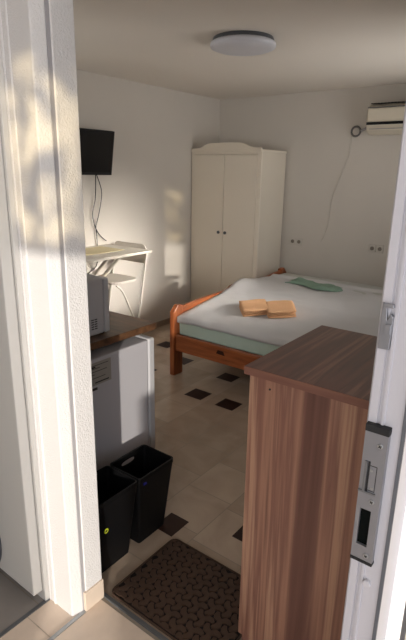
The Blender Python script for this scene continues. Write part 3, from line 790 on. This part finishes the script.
# folded towels
def towel(xc, yc, lx, ly, h, rot, label):
    t = thing('folded_towel', label, 'towel', (xc, yc, topz(yc)), 'folded towels on the bed')
    slope = math.atan2(topz(yc + 0.12) - topz(yc - 0.12), 0.24)
    n = 3
    z0 = topz(yc) + 0.020
    for k in range(n):
        bm = bmesh.new()
        w, l = lx / 2 - 0.004 * (k % 2), ly / 2 - 0.004 * (k % 2)
        nx_, ny_ = 14, 12
        hh = h / n
        def P(i, j, zz):
            u, v = -1 + 2 * i / nx_, -1 + 2 * j / ny_
            f = 1 - 0.05 * (u * u * v * v)
            return (u * w * f, v * l * f, zz + fold(u * w + xc, v * l + k, 14, 0.004))
        A = [[bm.verts.new(P(i, j, k * hh + (0.006 if i in (0, nx_) or j in (0, ny_) else 0))) for j in range(ny_ + 1)] for i in range(nx_ + 1)]
        B = [[bm.verts.new(P(i, j, (k + 1) * hh - 0.001 - (0.006 if i in (0, nx_) or j in (0, ny_) else 0))) for j in range(ny_ + 1)] for i in range(nx_ + 1)]
        for i in range(nx_):
            for j in range(ny_):
                bm.faces.new((A[i][j], A[i][j + 1], A[i + 1][j + 1], A[i + 1][j])); bm.faces.new((B[i][j], B[i + 1][j], B[i + 1][j + 1], B[i][j + 1]))
        for i in range(nx_):
            bm.faces.new((A[i][0], A[i + 1][0], B[i + 1][0], B[i][0])); bm.faces.new((A[i][ny_], B[i][ny_], B[i + 1][ny_], A[i + 1][ny_]))
        for j in range(ny_):
            bm.faces.new((A[0][j], B[0][j], B[0][j + 1], A[0][j + 1])); bm.faces.new((A[nx_][j], A[nx_][j + 1], B[nx_][j + 1], B[nx_][j]))
        bmesh.ops.transform(bm, matrix=Matrix.Translation((xc, yc, z0)) @ Matrix.Rotation(slope, 4, 'X') @ Matrix.Rotation(rot, 4, 'Z'), verts=bm.verts)
        obj('fold', bm, M_towel, t, smooth=True)
    return t
towel(-1.985, 3.30, 0.22, 0.25, 0.056, 0.72, 'folded peach towel on the bed, the one nearer the footboard')
towel(-1.785, 3.365, 0.22, 0.26, 0.058, 0.62, 'folded peach towel on the bed, the one nearer the cabinet')

# green crumpled cloth at the far side
def gcl(u, v):
    x = -2.16 + 0.52 * u; y = 4.12 + 0.22 * v + 0.03 * math.sin(u * 7) - 0.06 * u
    e = min(u, 1 - u, v, 1 - v) * 8; e = min(1, e)
    return (x + 0.03 * math.sin(v * 5), y, topz(y) + 0.021 + e * (0.016 + abs(fold(x, y, 11, 0.03))))
o = obj('green_cloth', cloth(gcl, 40, 24), M_green, None, smooth=True)
md = o.modifiers.new('solid', 'SOLIDIFY'); md.thickness = 0.006; md.offset = 1
tag(o, 'crumpled sage green cloth lying at the far side of the bed', 'cloth')

# ------------------------------------------------------------------ camera
f_px = 499.484
pitch, roll, yaw = math.radians(16.4319), math.radians(1.006), math.radians(-37.0695)
fw = Vector((math.sin(yaw) * math.cos(pitch), math.cos(yaw) * math.cos(pitch), -math.sin(pitch)))
rt = Vector((math.cos(yaw), -math.sin(yaw), 0)); up = rt.cross(fw)
r2 = math.cos(roll) * rt + math.sin(roll) * up; u2 = -math.sin(roll) * rt + math.cos(roll) * up
cam = bpy.data.cameras.new('camera'); co = bpy.data.objects.new('camera', cam); col.objects.link(co)
cam.sensor_fit = 'VERTICAL'; cam.sensor_height = 24; cam.lens = f_px / 640 * 24; cam.clip_start = 0.02
co.matrix_world = Matrix(((r2.x, u2.x, -fw.x, 0), (r2.y, u2.y, -fw.y, 0), (r2.z, u2.z, -fw.z, 1.6), (0, 0, 0, 1)))
scn.camera = co

# ------------------------------------------------------------------ light
w = bpy.data.worlds.new('sky'); scn.world = w; w.use_nodes = True
w.node_tree.nodes['Background'].inputs[0].default_value = (0.86, 0.92, 1.0, 1)
w.node_tree.nodes['Background'].inputs[1].default_value = 2.0
s = bpy.data.lights.new('sun', 'SUN'); s.energy = 3.5; s.angle = math.radians(0.8); s.color = (1.0, 0.93, 0.82)
so = bpy.data.objects.new('sun', s); col.objects.link(so)
sd = Vector((SUN.x, SUN.y, -TE)); so.rotation_euler = sd.to_track_quat('-Z', 'Y').to_euler()
def area(name, loc, direction, sx, sy, e, c):
    l = bpy.data.lights.new(name, 'AREA'); l.shape = 'RECTANGLE'; l.size = sx; l.size_y = sy; l.energy = e; l.color = c
    o = bpy.data.objects.new(name, l); col.objects.link(o); o.location = loc
    o.rotation_euler = Vector(direction).to_track_quat('-Z', 'Z').to_euler(); return o
area('fill_front', ((WX0 + WX1) / 2, 1.075, (WZ0 + WZ1) / 2), (0, 1, -0.25), 0.75, 0.72, 7, (1.0, 0.96, 0.9))  # added fill lamp in front of the made-up window
area('fill_hall', (0.35, -1.52, 1.6), (-0.35, 1, -0.05), 1.6, 1.4, 30, (0.93, 0.96, 1.0))  # added fill lamp behind the camera, brightens the hall side
rl = area('fill_room', (XR - 0.012, 3.75, 1.55), (-1, -0.03, 0.38), 1.2, 1.05, 7.5, (1.0, 0.95, 0.9))  # added fill lamp for the room, tilted up to the ceiling
rl.data.spread = math.radians(112)
rb = area('fill_wall_glow', (XR - 0.014, 3.75, 1.5), (-3.34, -0.68, -0.86), 0.6, 0.6, 5.5, (1.0, 0.94, 0.86))  # added narrow beam, makes the glow on the left wall by the chair
rb.data.spread = math.radians(30)
